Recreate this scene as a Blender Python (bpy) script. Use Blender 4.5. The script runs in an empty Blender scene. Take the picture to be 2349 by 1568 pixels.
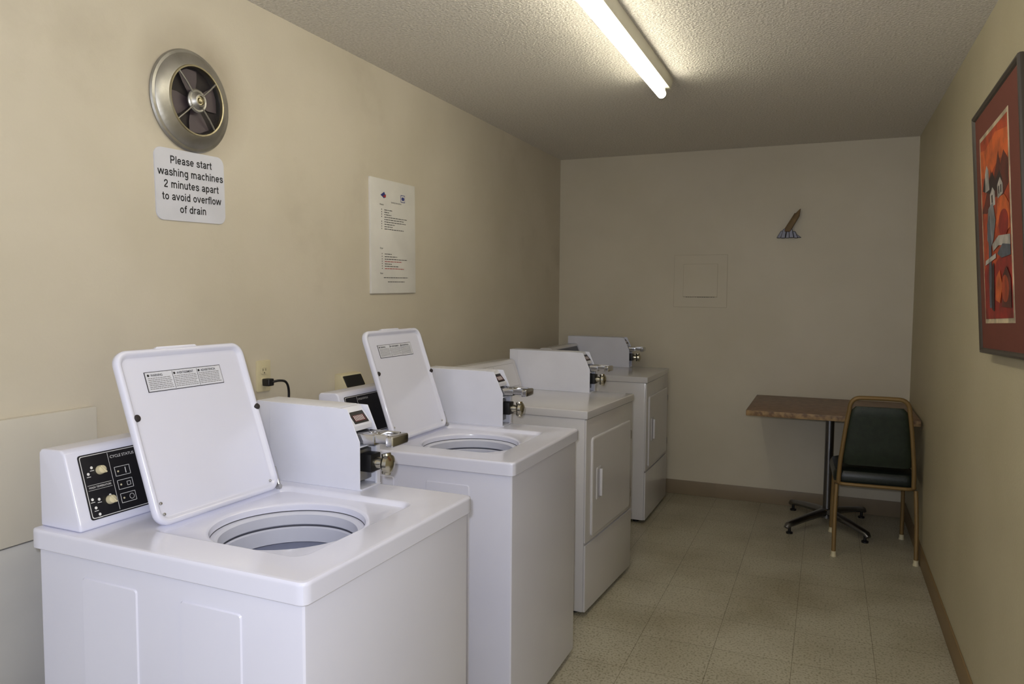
import bpy, bmesh, math, random
from mathutils import Vector, Matrix
random.seed(4)
S = bpy.context.scene
COL = S.collection
try:
    S.view_settings.view_transform = 'Standard'
    S.view_settings.look = 'None'
except Exception:
    pass
PI = math.pi

# ------------------------------------------------------------ materials
def lin(c):
    c = c / 255.0
    return c / 12.92 if c <= 0.04045 else ((c + 0.055) / 1.055) ** 2.4
def rgb(t): return (lin(t[0]), lin(t[1]), lin(t[2]), 1.0)
def mat(name, c, rough=0.5, metal=0.0, c2=None, scale=6.0, bump=0.0, bscale=60.0, coat=0.0, emis=None, estr=0.0, detail=4.0):
    m = bpy.data.materials.new(name); m.use_nodes = True
    nt = m.node_tree; b = nt.nodes['Principled BSDF']
    b.inputs['Base Color'].default_value = rgb(c)
    b.inputs['Roughness'].default_value = rough
    b.inputs['Metallic'].default_value = metal
    if coat: b.inputs['Coat Weight'].default_value = coat; b.inputs['Coat Roughness'].default_value = 0.08
    tc = nt.nodes.new('ShaderNodeTexCoord')
    if c2 is None: c2 = tuple(max(0, v * 0.965) for v in c)
    n = nt.nodes.new('ShaderNodeTexNoise'); n.inputs['Scale'].default_value = scale; n.inputs['Detail'].default_value = detail
    nt.links.new(tc.outputs['Object'], n.inputs['Vector'])
    r = nt.nodes.new('ShaderNodeValToRGB')
    r.color_ramp.elements[0].position = 0.35; r.color_ramp.elements[0].color = rgb(c2)
    r.color_ramp.elements[1].position = 0.62; r.color_ramp.elements[1].color = rgb(c)
    nt.links.new(n.outputs['Fac'], r.inputs['Fac'])
    nt.links.new(r.outputs['Color'], b.inputs['Base Color'])
    if bump:
        n2 = nt.nodes.new('ShaderNodeTexNoise'); n2.inputs['Scale'].default_value = bscale; n2.inputs['Detail'].default_value = 3
        nt.links.new(tc.outputs['Object'], n2.inputs['Vector'])
        bp = nt.nodes.new('ShaderNodeBump'); bp.inputs['Strength'].default_value = bump; bp.inputs['Distance'].default_value = 0.01
        nt.links.new(n2.outputs['Fac'], bp.inputs['Height']); nt.links.new(bp.outputs['Normal'], b.inputs['Normal'])
    if emis:
        b.inputs['Emission Color'].default_value = rgb(emis); b.inputs['Emission Strength'].default_value = estr
    return m

M = {}
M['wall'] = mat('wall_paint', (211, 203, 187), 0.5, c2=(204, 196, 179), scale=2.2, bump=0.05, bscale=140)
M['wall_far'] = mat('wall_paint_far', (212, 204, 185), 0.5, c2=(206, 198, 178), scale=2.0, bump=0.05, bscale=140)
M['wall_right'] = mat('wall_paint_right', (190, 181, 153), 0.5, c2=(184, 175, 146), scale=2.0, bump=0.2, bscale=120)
M['board'] = mat('painted_board', (212, 207, 196), 0.45, scale=3)
M['board_low'] = mat('painted_board_pale', (204, 204, 204), 0.45, scale=3)
M['ceil'] = mat('popcorn_ceiling', (234, 229, 221), 0.9, c2=(210, 205, 195), scale=100, bump=0.75, bscale=100)
M['base'] = mat('vinyl_base', (142, 126, 102), 0.45, scale=5)
M['base_r'] = mat('vinyl_base_tan', (140, 116, 80), 0.45, scale=5)
M['hairline'] = mat('paint_hairline', (176, 164, 140), 0.6, scale=5)
M['enamel'] = mat('white_enamel', (223, 225, 243), 0.22, c2=(220, 222, 241), scale=3, coat=0.4)
M['enamel_seam'] = mat('enamel_groove', (176, 176, 188), 0.4)
M['enamel_dryer'] = mat('dryer_enamel', (212, 211, 216), 0.22, c2=(208, 207, 212), scale=3, coat=0.4)
M['case'] = mat('meter_case_paint', (223, 225, 239), 0.3, scale=4)
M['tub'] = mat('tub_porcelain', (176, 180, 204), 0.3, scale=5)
M['tubring'] = mat('tub_plastic_ring', (206, 209, 226), 0.35, scale=5)
M['black'] = mat('black_plastic', (18, 18, 20), 0.4)
M['seal'] = mat('grey_rubber_seal', (92, 94, 106), 0.6)
M['blackp'] = mat('control_panel_black', (24, 23, 26), 0.3)
M['grey'] = mat('grey_print', (120, 120, 122), 0.6)
M['white'] = mat('white_print', (232, 232, 232), 0.5)
M['ivory'] = mat('ivory_plastic', (214, 204, 170), 0.4)
M['chrome'] = mat('chrome', (200, 200, 202), 0.16, 1.0)
M['basemetal'] = mat('dull_cast_base', (132, 132, 136), 0.28, 1.0)
M['steel'] = mat('brushed_steel', (184, 183, 180), 0.42, 1.0, c2=(168, 166, 161), scale=14, bump=0.05, bscale=90)
M['brass'] = mat('brass', (172, 164, 138), 0.36, 1.0)
M['oldbrass'] = mat('tarnished_brass', (104, 82, 48), 0.5, 0.4)
M['greymetal'] = mat('grey_bracket_metal', (92, 92, 100), 0.35, 0.6)
M['brassknob'] = mat('nickel_brass', (190, 185, 168), 0.2, 1.0)
M['dark'] = mat('dark_recess', (44, 38, 38), 0.7)
M['blade'] = mat('fan_blade_dusty', (78, 68, 74), 0.45, 0.2)
M['sign'] = mat('sign_white', (216, 218, 230), 0.4)
M['ink'] = mat('sign_ink', (26, 26, 32), 0.6)
M['paper'] = mat('paper_white', (226, 224, 220), 0.6)
M['redink'] = mat('red_ink', (176, 44, 40), 0.6)
M['blueink'] = mat('blue_ink', (50, 60, 130), 0.6)
M['redlab'] = mat('price_label_red', (96, 34, 46), 0.5)
M['housing'] = mat('fixture_white', (232, 229, 214), 0.45)
M['glow'] = mat('lit_fluorescent_tube', (255, 250, 235), 0.4, emis=(255, 248, 226), estr=17.5)
M['laminate'] = mat('brown_laminate', (136, 106, 84), 0.4, c2=(108, 82, 64), scale=22, detail=8)
M['lamedge'] = mat('worn_table_edge', (168, 138, 96), 0.5, c2=(110, 84, 60), scale=40, detail=6)
M['green'] = mat('dark_green_vinyl', (31, 42, 28), 0.5, c2=(24, 34, 22), scale=30, bump=0.15, bscale=250)
M['seatblk'] = mat('black_green_vinyl', (24, 32, 28), 0.35, bump=0.1, bscale=200)
M['gold'] = mat('gold_painted_tube', (138, 112, 70), 0.5, 0.3)
M['frame'] = mat('dark_wood_frame', (62, 54, 46), 0.4)
M['mat'] = mat('rust_red_mat', (106, 52, 38), 0.85)
M['cream'] = mat('cream_bevel', (214, 196, 160), 0.7)

def darken_paint(m, centre):
    """darkens the paint around the fan, plus scuffs scattered over the wall"""
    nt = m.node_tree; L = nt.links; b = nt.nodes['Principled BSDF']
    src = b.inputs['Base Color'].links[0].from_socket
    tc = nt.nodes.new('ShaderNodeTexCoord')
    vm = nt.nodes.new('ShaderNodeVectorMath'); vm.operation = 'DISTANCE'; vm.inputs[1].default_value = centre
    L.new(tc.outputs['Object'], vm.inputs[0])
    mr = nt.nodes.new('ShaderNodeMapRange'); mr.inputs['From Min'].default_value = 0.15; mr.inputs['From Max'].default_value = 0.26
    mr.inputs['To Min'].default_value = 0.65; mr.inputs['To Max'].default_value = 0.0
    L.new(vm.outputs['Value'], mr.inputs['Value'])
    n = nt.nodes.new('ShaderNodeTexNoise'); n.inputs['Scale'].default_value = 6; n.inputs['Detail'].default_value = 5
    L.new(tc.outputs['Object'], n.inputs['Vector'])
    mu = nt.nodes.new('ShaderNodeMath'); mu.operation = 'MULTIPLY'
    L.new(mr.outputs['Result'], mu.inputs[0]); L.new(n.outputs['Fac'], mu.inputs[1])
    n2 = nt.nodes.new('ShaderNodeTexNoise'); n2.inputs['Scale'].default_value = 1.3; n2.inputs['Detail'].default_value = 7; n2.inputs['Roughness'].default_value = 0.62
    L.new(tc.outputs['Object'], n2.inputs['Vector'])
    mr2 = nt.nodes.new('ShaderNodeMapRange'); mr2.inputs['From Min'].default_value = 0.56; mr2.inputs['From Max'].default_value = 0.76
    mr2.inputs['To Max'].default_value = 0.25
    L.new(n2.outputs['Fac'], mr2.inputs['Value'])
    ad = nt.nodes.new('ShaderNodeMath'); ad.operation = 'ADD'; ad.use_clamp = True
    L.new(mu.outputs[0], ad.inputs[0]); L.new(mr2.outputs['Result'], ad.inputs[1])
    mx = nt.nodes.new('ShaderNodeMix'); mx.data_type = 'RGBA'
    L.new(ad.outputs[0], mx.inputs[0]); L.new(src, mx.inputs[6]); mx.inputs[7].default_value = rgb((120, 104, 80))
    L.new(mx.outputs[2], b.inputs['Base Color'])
darken_paint(M['wall'], (-1.925, 1.89, 2.11))

def tile_floor():
    m = bpy.data.materials.new('vinyl_tile_floor'); m.use_nodes = True
    nt = m.node_tree; b = nt.nodes['Principled BSDF']; L = nt.links
    tc = nt.nodes.new('ShaderNodeTexCoord'); mp = nt.nodes.new('ShaderNodeMapping')
    mp.inputs['Location'].default_value = (0.394 + 0.305 * 10, -0.06, 0)
    L.new(tc.outputs['Object'], mp.inputs['Vector'])
    br = nt.nodes.new('ShaderNodeTexBrick')
    br.offset = 0.0; br.squash = 1.0
    br.inputs['Scale'].default_value = 1.0
    br.inputs['Mortar Size'].default_value = 0.0013
    br.inputs['Mortar Smooth'].default_value = 0.3
    br.inputs['Bias'].default_value = 0.0
    br.inputs['Brick Width'].default_value = 0.305
    br.inputs['Row Height'].default_value = 0.305
    br.inputs['Color1'].default_value = rgb((191, 186, 167))
    br.inputs['Color2'].default_value = rgb((187, 182, 162))
    br.inputs['Mortar'].default_value = rgb((130, 122, 100))
    L.new(mp.outputs['Vector'], br.inputs['Vector'])
    n = nt.nodes.new('ShaderNodeTexNoise'); n.inputs['Scale'].default_value = 105; n.inputs['Detail'].default_value = 5
    L.new(tc.outputs['Object'], n.inputs['Vector'])
    r = nt.nodes.new('ShaderNodeValToRGB')
    r.color_ramp.elements[0].position = 0.36; r.color_ramp.elements[0].color = rgb((170, 162, 138))
    r.color_ramp.elements[1].position = 0.5; r.color_ramp.elements[1].color = (1, 1, 1, 1)
    L.new(n.outputs['Fac'], r.inputs['Fac'])
    mx = nt.nodes.new('ShaderNodeMix'); mx.data_type = 'RGBA'; mx.blend_type = 'MULTIPLY'; mx.inputs[0].default_value = 0.65
    L.new(br.outputs['Color'], mx.inputs[6]); L.new(r.outputs['Color'], mx.inputs[7])
    n3 = nt.nodes.new('ShaderNodeTexNoise'); n3.inputs['Scale'].default_value = 2.2; n3.inputs['Detail'].default_value = 6
    L.new(tc.outputs['Object'], n3.inputs['Vector'])
    r3 = nt.nodes.new('ShaderNodeValToRGB')
    r3.color_ramp.elements[0].position = 0.3; r3.color_ramp.elements[0].color = rgb((222, 218, 210))
    r3.color_ramp.elements[1].position = 0.6; r3.color_ramp.elements[1].color = (1, 1, 1, 1)
    L.new(n3.outputs['Fac'], r3.inputs['Fac'])
    mx2 = nt.nodes.new('ShaderNodeMix'); mx2.data_type = 'RGBA'; mx2.blend_type = 'MULTIPLY'; mx2.inputs[0].default_value = 1.0
    L.new(mx.outputs[2], mx2.inputs[6]); L.new(r3.outputs['Color'], mx2.inputs[7])
    L.new(mx2.outputs[2], b.inputs['Base Color'])
    b.inputs['Roughness'].default_value = 0.36
    return m
M['floor'] = tile_floor()

# ------------------------------------------------------------ mesh helpers
def NB(): return bmesh.new()
def merge(bm, t, mi=0, mtx=None):
    if mtx is not None: bmesh.ops.transform(t, matrix=mtx, verts=t.verts)
    for f in t.faces: f.material_index = mi
    me = bpy.data.meshes.new('tmp'); t.to_mesh(me); t.free()
    bm.from_mesh(me); bpy.data.meshes.remove(me)
def box(bm, x0, x1, y0, y1, z0, z1, bev=0.0, seg=2, mi=0, mtx=None):
    t = bmesh.new(); bmesh.ops.create_cube(t, size=1.0)
    bmesh.ops.transform(t, matrix=Matrix.Translation(((x0+x1)/2, (y0+y1)/2, (z0+z1)/2)) @ Matrix.Diagonal((abs(x1-x0), abs(y1-y0), abs(z1-z0), 1)), verts=t.verts)
    if bev: bmesh.ops.bevel(t, geom=t.edges[:], offset=bev, segments=seg, profile=0.6, affect='EDGES')
    merge(bm, t, mi, mtx)
def prism(bm, poly, d0, d1, mtx, bev=0.0, seg=2, mi=0):
    """poly in local (x,y), extruded along local z from d0 to d1"""
    t = bmesh.new()
    a = [t.verts.new((p[0], p[1], d0)) for p in poly]; c = [t.verts.new((p[0], p[1], d1)) for p in poly]
    n = len(poly)
    t.faces.new(a[::-1]); t.faces.new(c)
    for i in range(n): t.faces.new((a[i], a[(i+1) % n], c[(i+1) % n], c[i]))
    if bev: bmesh.ops.bevel(t, geom=t.edges[:], offset=bev, segments=seg, profile=0.6, affect='EDGES')
    merge(bm, t, mi, mtx)
def loft(bm, rings, cap0=False, cap1=False, mi=0, closed=True, mtx=None):
    t = bmesh.new()
    R = [[t.verts.new(p) for p in r] for r in rings]
    n = len(rings[0])
    for a, c in zip(R[:-1], R[1:]):
        for i in range(n if closed else n-1):
            j = (i+1) % n
            t.faces.new((a[i], a[j], c[j], c[i]))
    if cap0: t.faces.new(R[0][::-1])
    if cap1: t.faces.new(R[-1])
    merge(bm, t, mi, mtx)
def lathe(bm, prof, mtx, n=40, mi=0, cap0=False, cap1=False):
    rings = [[(r*math.cos(2*PI*i/n), r*math.sin(2*PI*i/n), z) for i in range(n)] for r, z in prof]
    loft(bm, rings, cap0, cap1, mi, True, mtx)
def tube(bm, pts, r, n=12, mi=0, cap=True, closed=False, flat=1.0, mtx=None):
    P = [Vector(p) for p in pts]; rings = []
    rr = r if isinstance(r, (list, tuple)) else [r]*len(P)
    up = None; N = len(P)
    for i, p in enumerate(P):
        if closed: d = (P[(i+1) % N] - P[i-1]).normalized()
        elif i == 0: d = (P[1]-P[0]).normalized()
        elif i == N-1: d = (P[-1]-P[-2]).normalized()
        else: d = ((P[i+1]-p).normalized() + (p-P[i-1]).normalized()).normalized()
        if up is None:
            up = Vector((0, 0, 1)) if abs(d.z) < 0.9 else Vector((0, 1, 0))
        s = d.cross(up).normalized(); up = s.cross(d).normalized()
        rings.append([tuple(p + s*rr[i]*math.cos(2*PI*k/n) + up*rr[i]*flat*math.sin(2*PI*k/n)) for k in range(n)])
    if closed: rings.append(rings[0])
    loft(bm, rings, cap and not closed, cap and not closed, mi, True, mtx)
def smooth_path(pts, k=8):
    P = [Vector(p) for p in pts]; out = []
    for i in range(len(P)-1):
        p0 = P[max(i-1, 0)]; p1 = P[i]; p2 = P[i+1]; p3 = P[min(i+2, len(P)-1)]
        for j in range(k):
            t = j/k
            out.append(0.5*((2*p1)+(-p0+p2)*t+(2*p0-5*p1+4*p2-p3)*t*t+(-p0+3*p1-3*p2+p3)*t**3))
    out.append(P[-1]); return out
def rrect(x0, x1, y0, y1, r, k=6):
    out = []
    for cx, cy, a0 in ((x1-r, y1-r, 0), (x0+r, y1-r, 90), (x0+r, y0+r, 180), (x1-r, y0+r, 270)):
        for i in range(k+1):
            a = math.radians(a0 + 90*i/k); out.append((cx+r*math.cos(a), cy+r*math.sin(a)))
    return out
def frame(o, right, up):
    r = Vector(right).normalized(); u = Vector(up).normalized(); n = r.cross(u).normalized()
    m = Matrix.Identity(4)
    for i, v in enumerate((r, u, n)):
        m[0][i], m[1][i], m[2][i] = v.x, v.y, v.z
    m[0][3], m[1][3], m[2][3] = o[0], o[1], o[2]
    return m
def text(bm, s, cx, cy, z, mtx, height=None, width=None, bold=0.0, align='CENTER', mi=0):
    cu = bpy.data.curves.new('t', 'FONT'); cu.body = s; cu.size = 1.0; cu.offset = bold; cu.resolution_u = 3
    ob = bpy.data.objects.new('t', cu); COL.objects.link(ob)
    bpy.context.view_layer.update()
    me = bpy.data.meshes.new_from_object(ob)
    bpy.data.objects.remove(ob); bpy.data.curves.remove(cu)
    if not me.vertices: return
    xs = [v.co.x for v in me.vertices]; x0, x1 = min(xs), max(xs)
    sy = (height / 0.72) if height else width / (x1-x0)
    sx = width/(x1-x0) if width else sy
    ox = {'CENTER': -(x0+x1)/2, 'LEFT': -x0, 'RIGHT': -x1}[align]
    for v in me.vertices:
        v.co = mtx @ Vector(((v.co.x+ox)*sx + cx, v.co.y*sy + cy, z))
    for p in me.polygons: p.material_index = mi
    bm.from_mesh(me); bpy.data.meshes.remove(me)

# plain bold grotesque lettering drawn with strokes
def arc(cx, cy, rx, ry, a0, a1, n=22): return [(cx+rx*math.cos(math.radians(a0+(a1-a0)*i/n)), cy+ry*math.sin(math.radians(a0+(a1-a0)*i/n))) for i in range(n+1)]
def sp(*p): return [(v.x, v.y) for v in smooth_path([(x, y, 0) for x, y in p], 6)]
MY, RY = 0.2625, 0.2075
ARCH = sp((.105, .28), (.13, .40), (.20, .465), (.30, .478), (.39, .44), (.43, .33))+[(.43, 0)]
GL = {
 'o': (.57, [arc(.285, MY, .185, RY, 0, 360, 32)]),
 'e': (.56, [[(.10, .265), (.47, .265)], arc(.285, MY, .185, RY, 0, 322, 30)]),
 'c': (.53, [arc(.285, MY, .185, RY, 42, 318, 26)]),
 'a': (.54, [sp((.11, .37), (.16, .45), (.26, .478), (.37, .45), (.42, .36))+[(.42, .10), (.45, .0)], sp((.42, .285), (.30, .27), (.17, .235), (.10, .15), (.15, .07), (.25, .052), (.36, .09), (.42, .17))]),
 's': (.52, [sp((.43, .36), (.37, .45), (.26, .478), (.15, .45), (.12, .37), (.19, .30), (.33, .255), (.435, .19), (.41, .09), (.28, .05), (.15, .075), (.085, .165))]),
 't': (.34, [[(.17, .67), (.17, .16)]+sp((.17, .14), (.20, .07), (.31, .06)), [(.03, .475), (.31, .475)]]),
 'r': (.37, [[(.105, 0), (.105, .53)], sp((.105, .30), (.14, .41), (.22, .465), (.35, .468))]),
 'l': (.24, [[(.12, 0), (.12, .72)]]),
 'i': (.24, [[(.12, 0), (.12, .53)], [(.12, .61), (.12, .72)]]),
 'h': (.55, [[(.105, 0), (.105, .72)], ARCH]),
 'n': (.55, [[(.105, 0), (.105, .53)], ARCH]),
 'm': (.82, [[(.105, 0), (.105, .53)], sp((.105, .30), (.14, .42), (.22, .475), (.32, .45), (.375, .35))+[(.375, 0)], sp((.375, .30), (.41, .42), (.50, .475), (.62, .45), (.70, .35))+[(.70, 0)]]),
 'u': (.55, [[(.10, .53)]+sp((.10, .20), (.13, .10), (.22, .05), (.33, .075), (.42, .18)), [(.43, .53), (.43, 0)]]),
 'w': (.76, [[(.04, .53), (.20, .02)], [(.20, .02), (.38, .52)], [(.38, .52), (.56, .02)], [(.56, .02), (.72, .53)]]),
 'v': (.52, [[(.05, .53), (.26, .02)], [(.26, .02), (.47, .53)]]),
 'g': (.56, [arc(.27, MY, .17, RY, 0, 360, 30), [(.45, .53), (.45, 0)]+sp((.45, -.02), (.41, -.13), (.28, -.17), (.13, -.12))]),
 'p': (.56, [arc(.29, MY, .17, RY, 0, 360, 30), [(.11, .53), (.11, -.20)]]),
 'd': (.56, [arc(.27, MY, .17, RY, 0, 360, 30), [(.45, .72), (.45, 0)]]),
 'f': (.33, [sp((.34, .66), (.24, .66), (.18, .60), (.17, .50))+[(.17, 0)], [(.03, .475), (.32, .475)]]),
 'P': (.64, [[(.12, 0), (.12, .72)], [(.12, .66), (.36, .66)]+arc(.38, .49, .15, .17, 90, -90, 16)+[(.12, .32)]]),
 '2': (.56, [sp((.09, .49), (.13, .61), (.26, .665), (.39, .62), (.43, .50), (.37, .38), (.22, .24), (.13, .15), (.09, .06)), [(.045, .06), (.46, .06)]]),
 ' ': (.29, []),
}
def lettering(bm, s, cx, base, z, mtx, height, width, st=0.115, mi=0):
    total = sum(GL[c][0] for c in s); sx = width/total; sy = height/0.72; x = 0.0; layer = 0
    for ch_ in s:
        adv, strokes = GL[ch_]
        for pts in strokes:
            P = [Vector((p[0]+x-total/2, p[1])) for p in pts]
            Q = [P[0]]
            for p in P[1:]:
                if (p-Q[-1]).length > 1e-4: Q.append(p)
            Lf, Rt = [], []
            closed = (Q[0]-Q[-1]).length < 1e-3
            for i, p in enumerate(Q):
                if closed and i in (0, len(Q)-1): d = (Q[1]-Q[0]).normalized()+(Q[-1]-Q[-2]).normalized()
                elif i == 0: d = Q[1]-Q[0]
                elif i == len(Q)-1: d = Q[-1]-Q[-2]
                else: d = (Q[i+1]-p).normalized()+(p-Q[i-1]).normalized()
                d.normalize(); n_ = Vector((-d.y, d.x))*st/2
                zz_ = z+0.00002*(layer % 3)
                Lf.append((((p+n_).x)*sx+cx, (p+n_).y*sy+base, zz_)); Rt.append((((p-n_).x)*sx+cx, (p-n_).y*sy+base, zz_))
            loft(bm, [Lf, Rt], closed=False, mi=mi, mtx=mtx); layer += 1
        x += adv
def flat(bm, x0, x1, y0, y1, z, mtx, mi=0, th=0.0004):
    box(bm, x0, x1, y0, y1, z-th, z, mi=mi, mtx=mtx)
def obj(name, bm, mats, parent=None, ang=35, recalc=True, label=None):
    if recalc: bmesh.ops.recalc_face_normals(bm, faces=bm.faces)
    me = bpy.data.meshes.new(name); bm.to_mesh(me); bm.free()
    for m in (mats if isinstance(mats, (list, tuple)) else [mats]): me.materials.append(m)
    for p in me.polygons: p.use_smooth = True
    me.set_sharp_from_angle(angle=math.radians(ang))
    o = bpy.data.objects.new(name, me); COL.objects.link(o)
    if parent: o.parent = parent
    if label: o['label'] = label
    return o
def thing(name, label, cat, loc=(0, 0, 0), rz=0.0, group=None):
    o = bpy.data.objects.new(name, None); COL.objects.link(o); o.empty_display_size = 0.1
    o.location = loc; o.rotation_euler = (0, 0, rz); o['label'] = label; o['category'] = cat
    if group: o['group'] = group
    return o
def tag(o, label, cat, group=None):
    o['label'] = label; o['category'] = cat
    if group: o['group'] = group
    return o
def struct(name, bm, m):
    o = obj(name, bm, m); o['kind'] = 'structure'; return o

# ------------------------------------------------------------ camera
F = 1715.0
def dcam(u, v): return Vector((u-1174.5, 784-v, -F))
yw = dcam(1900, 680).normalized()
zw = dcam(1900, 680).cross(dcam(-2900, 646.4)).normalized()
xw = yw.cross(zw).normalized()
H = 1.46
cm = Matrix(((xw.x, xw.y, xw.z, 0), (yw.x, yw.y, yw.z, 0), (zw.x, zw.y, zw.z, H), (0, 0, 0, 1)))
cd = bpy.data.cameras.new('camera'); cam = bpy.data.objects.new('camera', cd); COL.objects.link(cam)
cam.matrix_world = cm
cd.sensor_width = 36; cd.sensor_fit = 'HORIZONTAL'; cd.lens = F*36/2349; cd.clip_start = 0.02
S.camera = cam

# ------------------------------------------------------------ room
XL, XR, YF, YB, ZC = -1.925, 0.512, 5.50, -1.3, 2.49
T = 0.12
b = NB(); box(b, XL-T, XR+T, YB, YF+T, -T, 0); struct('floor', b, M['floor'])
b = NB(); box(b, XL-T, XR+T, YB, YF+T, ZC, ZC+T); struct('ceiling', b, M['ceil'])
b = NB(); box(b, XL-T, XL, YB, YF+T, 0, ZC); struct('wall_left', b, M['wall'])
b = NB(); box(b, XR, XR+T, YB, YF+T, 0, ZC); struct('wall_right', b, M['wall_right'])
b = NB(); box(b, XL, XR, YF, YF+T, 0, ZC); struct('wall_far', b, M['wall_far'])
b = NB(); box(b, XL, XR, YF-0.008, YF, 0, 0.105, 0.003); struct('baseboard_far', b, M['base'])
b = NB(); box(b, XR-0.008, XR, YB, YF-0.008, 0, 0.105, 0.003); struct('baseboard_right', b, M['base_r'])
b = NB(); box(b, XL, XL+0.008, YB, YF-0.008, 0, 0.105, 0.003); struct('baseboard_left', b, M['base'])

# boards covering the lower part of the left wall
b = NB(); box(b, XL, XL+0.022, -0.2, 1.483, 0.808, 1.135, 0.003)
tag(obj('wall_board', b, M['board']), 'cream painted board fixed along the left wall, behind the nearest washer', 'wall board')
b = NB(); box(b, XL, XL+0.016, -0.2, 1.47, 0.106, 0.804, 0.003)
tag(obj('wall_board', b, M['board_low']), 'paler lower board on the left wall, directly under the cream painted board', 'wall board')

# ------------------------------------------------------------ washers
def ray_ring(cx, cy, x0, x1, y0, y1, r, z, N=320):
    out = []
    mx, my = (x0+x1)/2, (y0+y1)/2; hx, hy = (x1-x0)/2-r, (y1-y0)/2-r
    def sd(x, y):
        qx, qy = abs(x-mx)-hx, abs(y-my)-hy
        return math.hypot(max(qx, 0), max(qy, 0)) + min(max(qx, qy), 0) - r
    for i in range(N):
        a = 2*PI*i/N; lo, hi = 0.0, 2.0
        for _ in range(26):
            m = (lo+hi)/2
            if sd(cx+m*math.cos(a), cy+m*math.sin(a)) > 0: hi = m
            else: lo = m
        out.append((cx+lo*math.cos(a), cy+lo*math.sin(a), z))
    return out
def circ(cx, cy, r, z, N=320): return [(cx+r*math.cos(2*PI*i/N), cy+r*math.sin(2*PI*i/N), z) for i in range(N)]

def coin_meter(root, xb, xf, y0, y1, z0, zh, m_case):
    """case from xb (back) to xf (front), coin slide and locked box facing the aisle"""
    xs = frame((0, 0, 0), (1, 0, 0), (0, 0, 1))      # local x->X, y->Z, z->-Y
    b = NB()
    prism(b, [(xb, z0), (xf-0.075, z0), (xf-0.075, zh-0.002), (xb, zh)], -y1, -y0, xs, 0.003)
    side = [(xb+0.05, z0), (xf, z0), (xf, zh-0.092), (xf-0.040, zh-0.004), (xb+0.05, zh-0.001)]
    prism(b, side, -y0-0.0005, -y0+0.0025, xs, 0.0008, 1)
    prism(b, side, -y1-0.0025, -y1+0.0005, xs, 0.0008, 1)
    prism(b, [(xf-0.08, zh-0.004), (xf-0.062, zh-0.004), (xf-0.022, zh-0.052), (xf-0.022, zh-0.066), (xf-0.08, zh-0.066)], -y1+0.003, -y0-0.003, xs, 0.002)
    box(b, xf-0.08, xf, y0, y1, zh-0.108, zh-0.104, 0.001)
    box(b, xf-0.08, xf+0.004, y0, y1, z0, z0+0.004, 0.001)
    box(b, xf-0.006, xf, y1-0.014, y1, z0, zh-0.104, 0.001)
    case = obj('coin_meter', b, m_case, root)
    sl = Vector((-0.040, 0, 0.048)).normalized()
    fr = frame((xf-0.022, (y0+y1)/2, zh-0.052), (0, 1, 0), sl)
    hw = (y1-y0)/2-0.014
    b = NB(); box(b, -hw, hw, 0.006, 0.044, 0, 0.002, 0.0008, 1, 0, fr)
    flat(b, -hw+0.006, hw-0.008, 0.012, 0.032, 0.0028, fr, 1, 0.0012)
    for k in range(7):
        x = -hw+0.009+k*(2*hw-0.020)/7
        flat(b, x, x+0.0020, 0.014, 0.030, 0.0034, fr, 2)
    obj('price_window', b, [M['black'], M['redlab'], M['white']], case)
    yc = (y0+y1)/2; w = (y1-y0)*0.42; zs = zh-0.085
    b = NB()
    box(b, xf-0.045, xf+0.040, yc-w, yc+w, zs-0.014, zs+0.014, 0.004)
    box(b, xf-0.03, xf+0.085, yc-w*0.8, yc+w*0.8, zs-0.006, zs+0.006, 0.003)
    box(b, xf+0.076, xf+0.100, yc-w*1.06, yc+w*1.06, zs-0.015, zs+0.014, 0.007, 3)
    for s in (-1, 1): box(b, xf-0.02, xf+0.080, yc+s*w*0.78-0.003, yc+s*w*0.78+0.003, zs-0.008, zs+0.016, 0.002)
    for k in range(4):
        lathe(b, [(0.0075, 0), (0.0075, 0.0022), (0.006, 0.003)], Matrix.Translation((xf+0.005+k*0.019, yc, zs+0.0135 if k < 2 else zs+0.0055)), 14, cap1=True)
    obj('coin_slide', b, M['chrome'], case)
    zl = z0 + 0.068
    b = NB(); box(b, xf-0.074, xf-0.02, yc-0.036, yc+0.036, z0+0.018, zl+0.036, 0.003)
    obj('coin_box', b, M['steel'], case)
    b = NB(); box(b, xf-0.021, xf+0.018, yc-0.022, yc+0.026, zl-0.022, zl+0.028, 0.004)
    obj('lock_plate', b, M['black'], case)
    rx = Matrix.Translation((xf+0.017, yc+0.004, zl+0.002)) @ Matrix.Rotation(PI/2, 4, 'Y')
    b = NB()
    lathe(b, [(0.015, 0), (0.015, 0.014), (0.012, 0.020), (0.012, 0.026), (0.023, 0.029), (0.027, 0.036), (0.025, 0.047), (0.015, 0.053), (0.005, 0.0545)], rx, 28, cap0=True, cap1=True)
    tube(b, [(xf+0.050, yc+0.004, zl-0.026), (xf+0.056, yc+0.004, zl+0.002), (xf+0.050, yc+0.004, zl+0.030)], [0.013, 0.0155, 0.013], 14)
    obj('lock_handle', b, M['brassknob'], case, label='brass handle')
    return case

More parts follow.
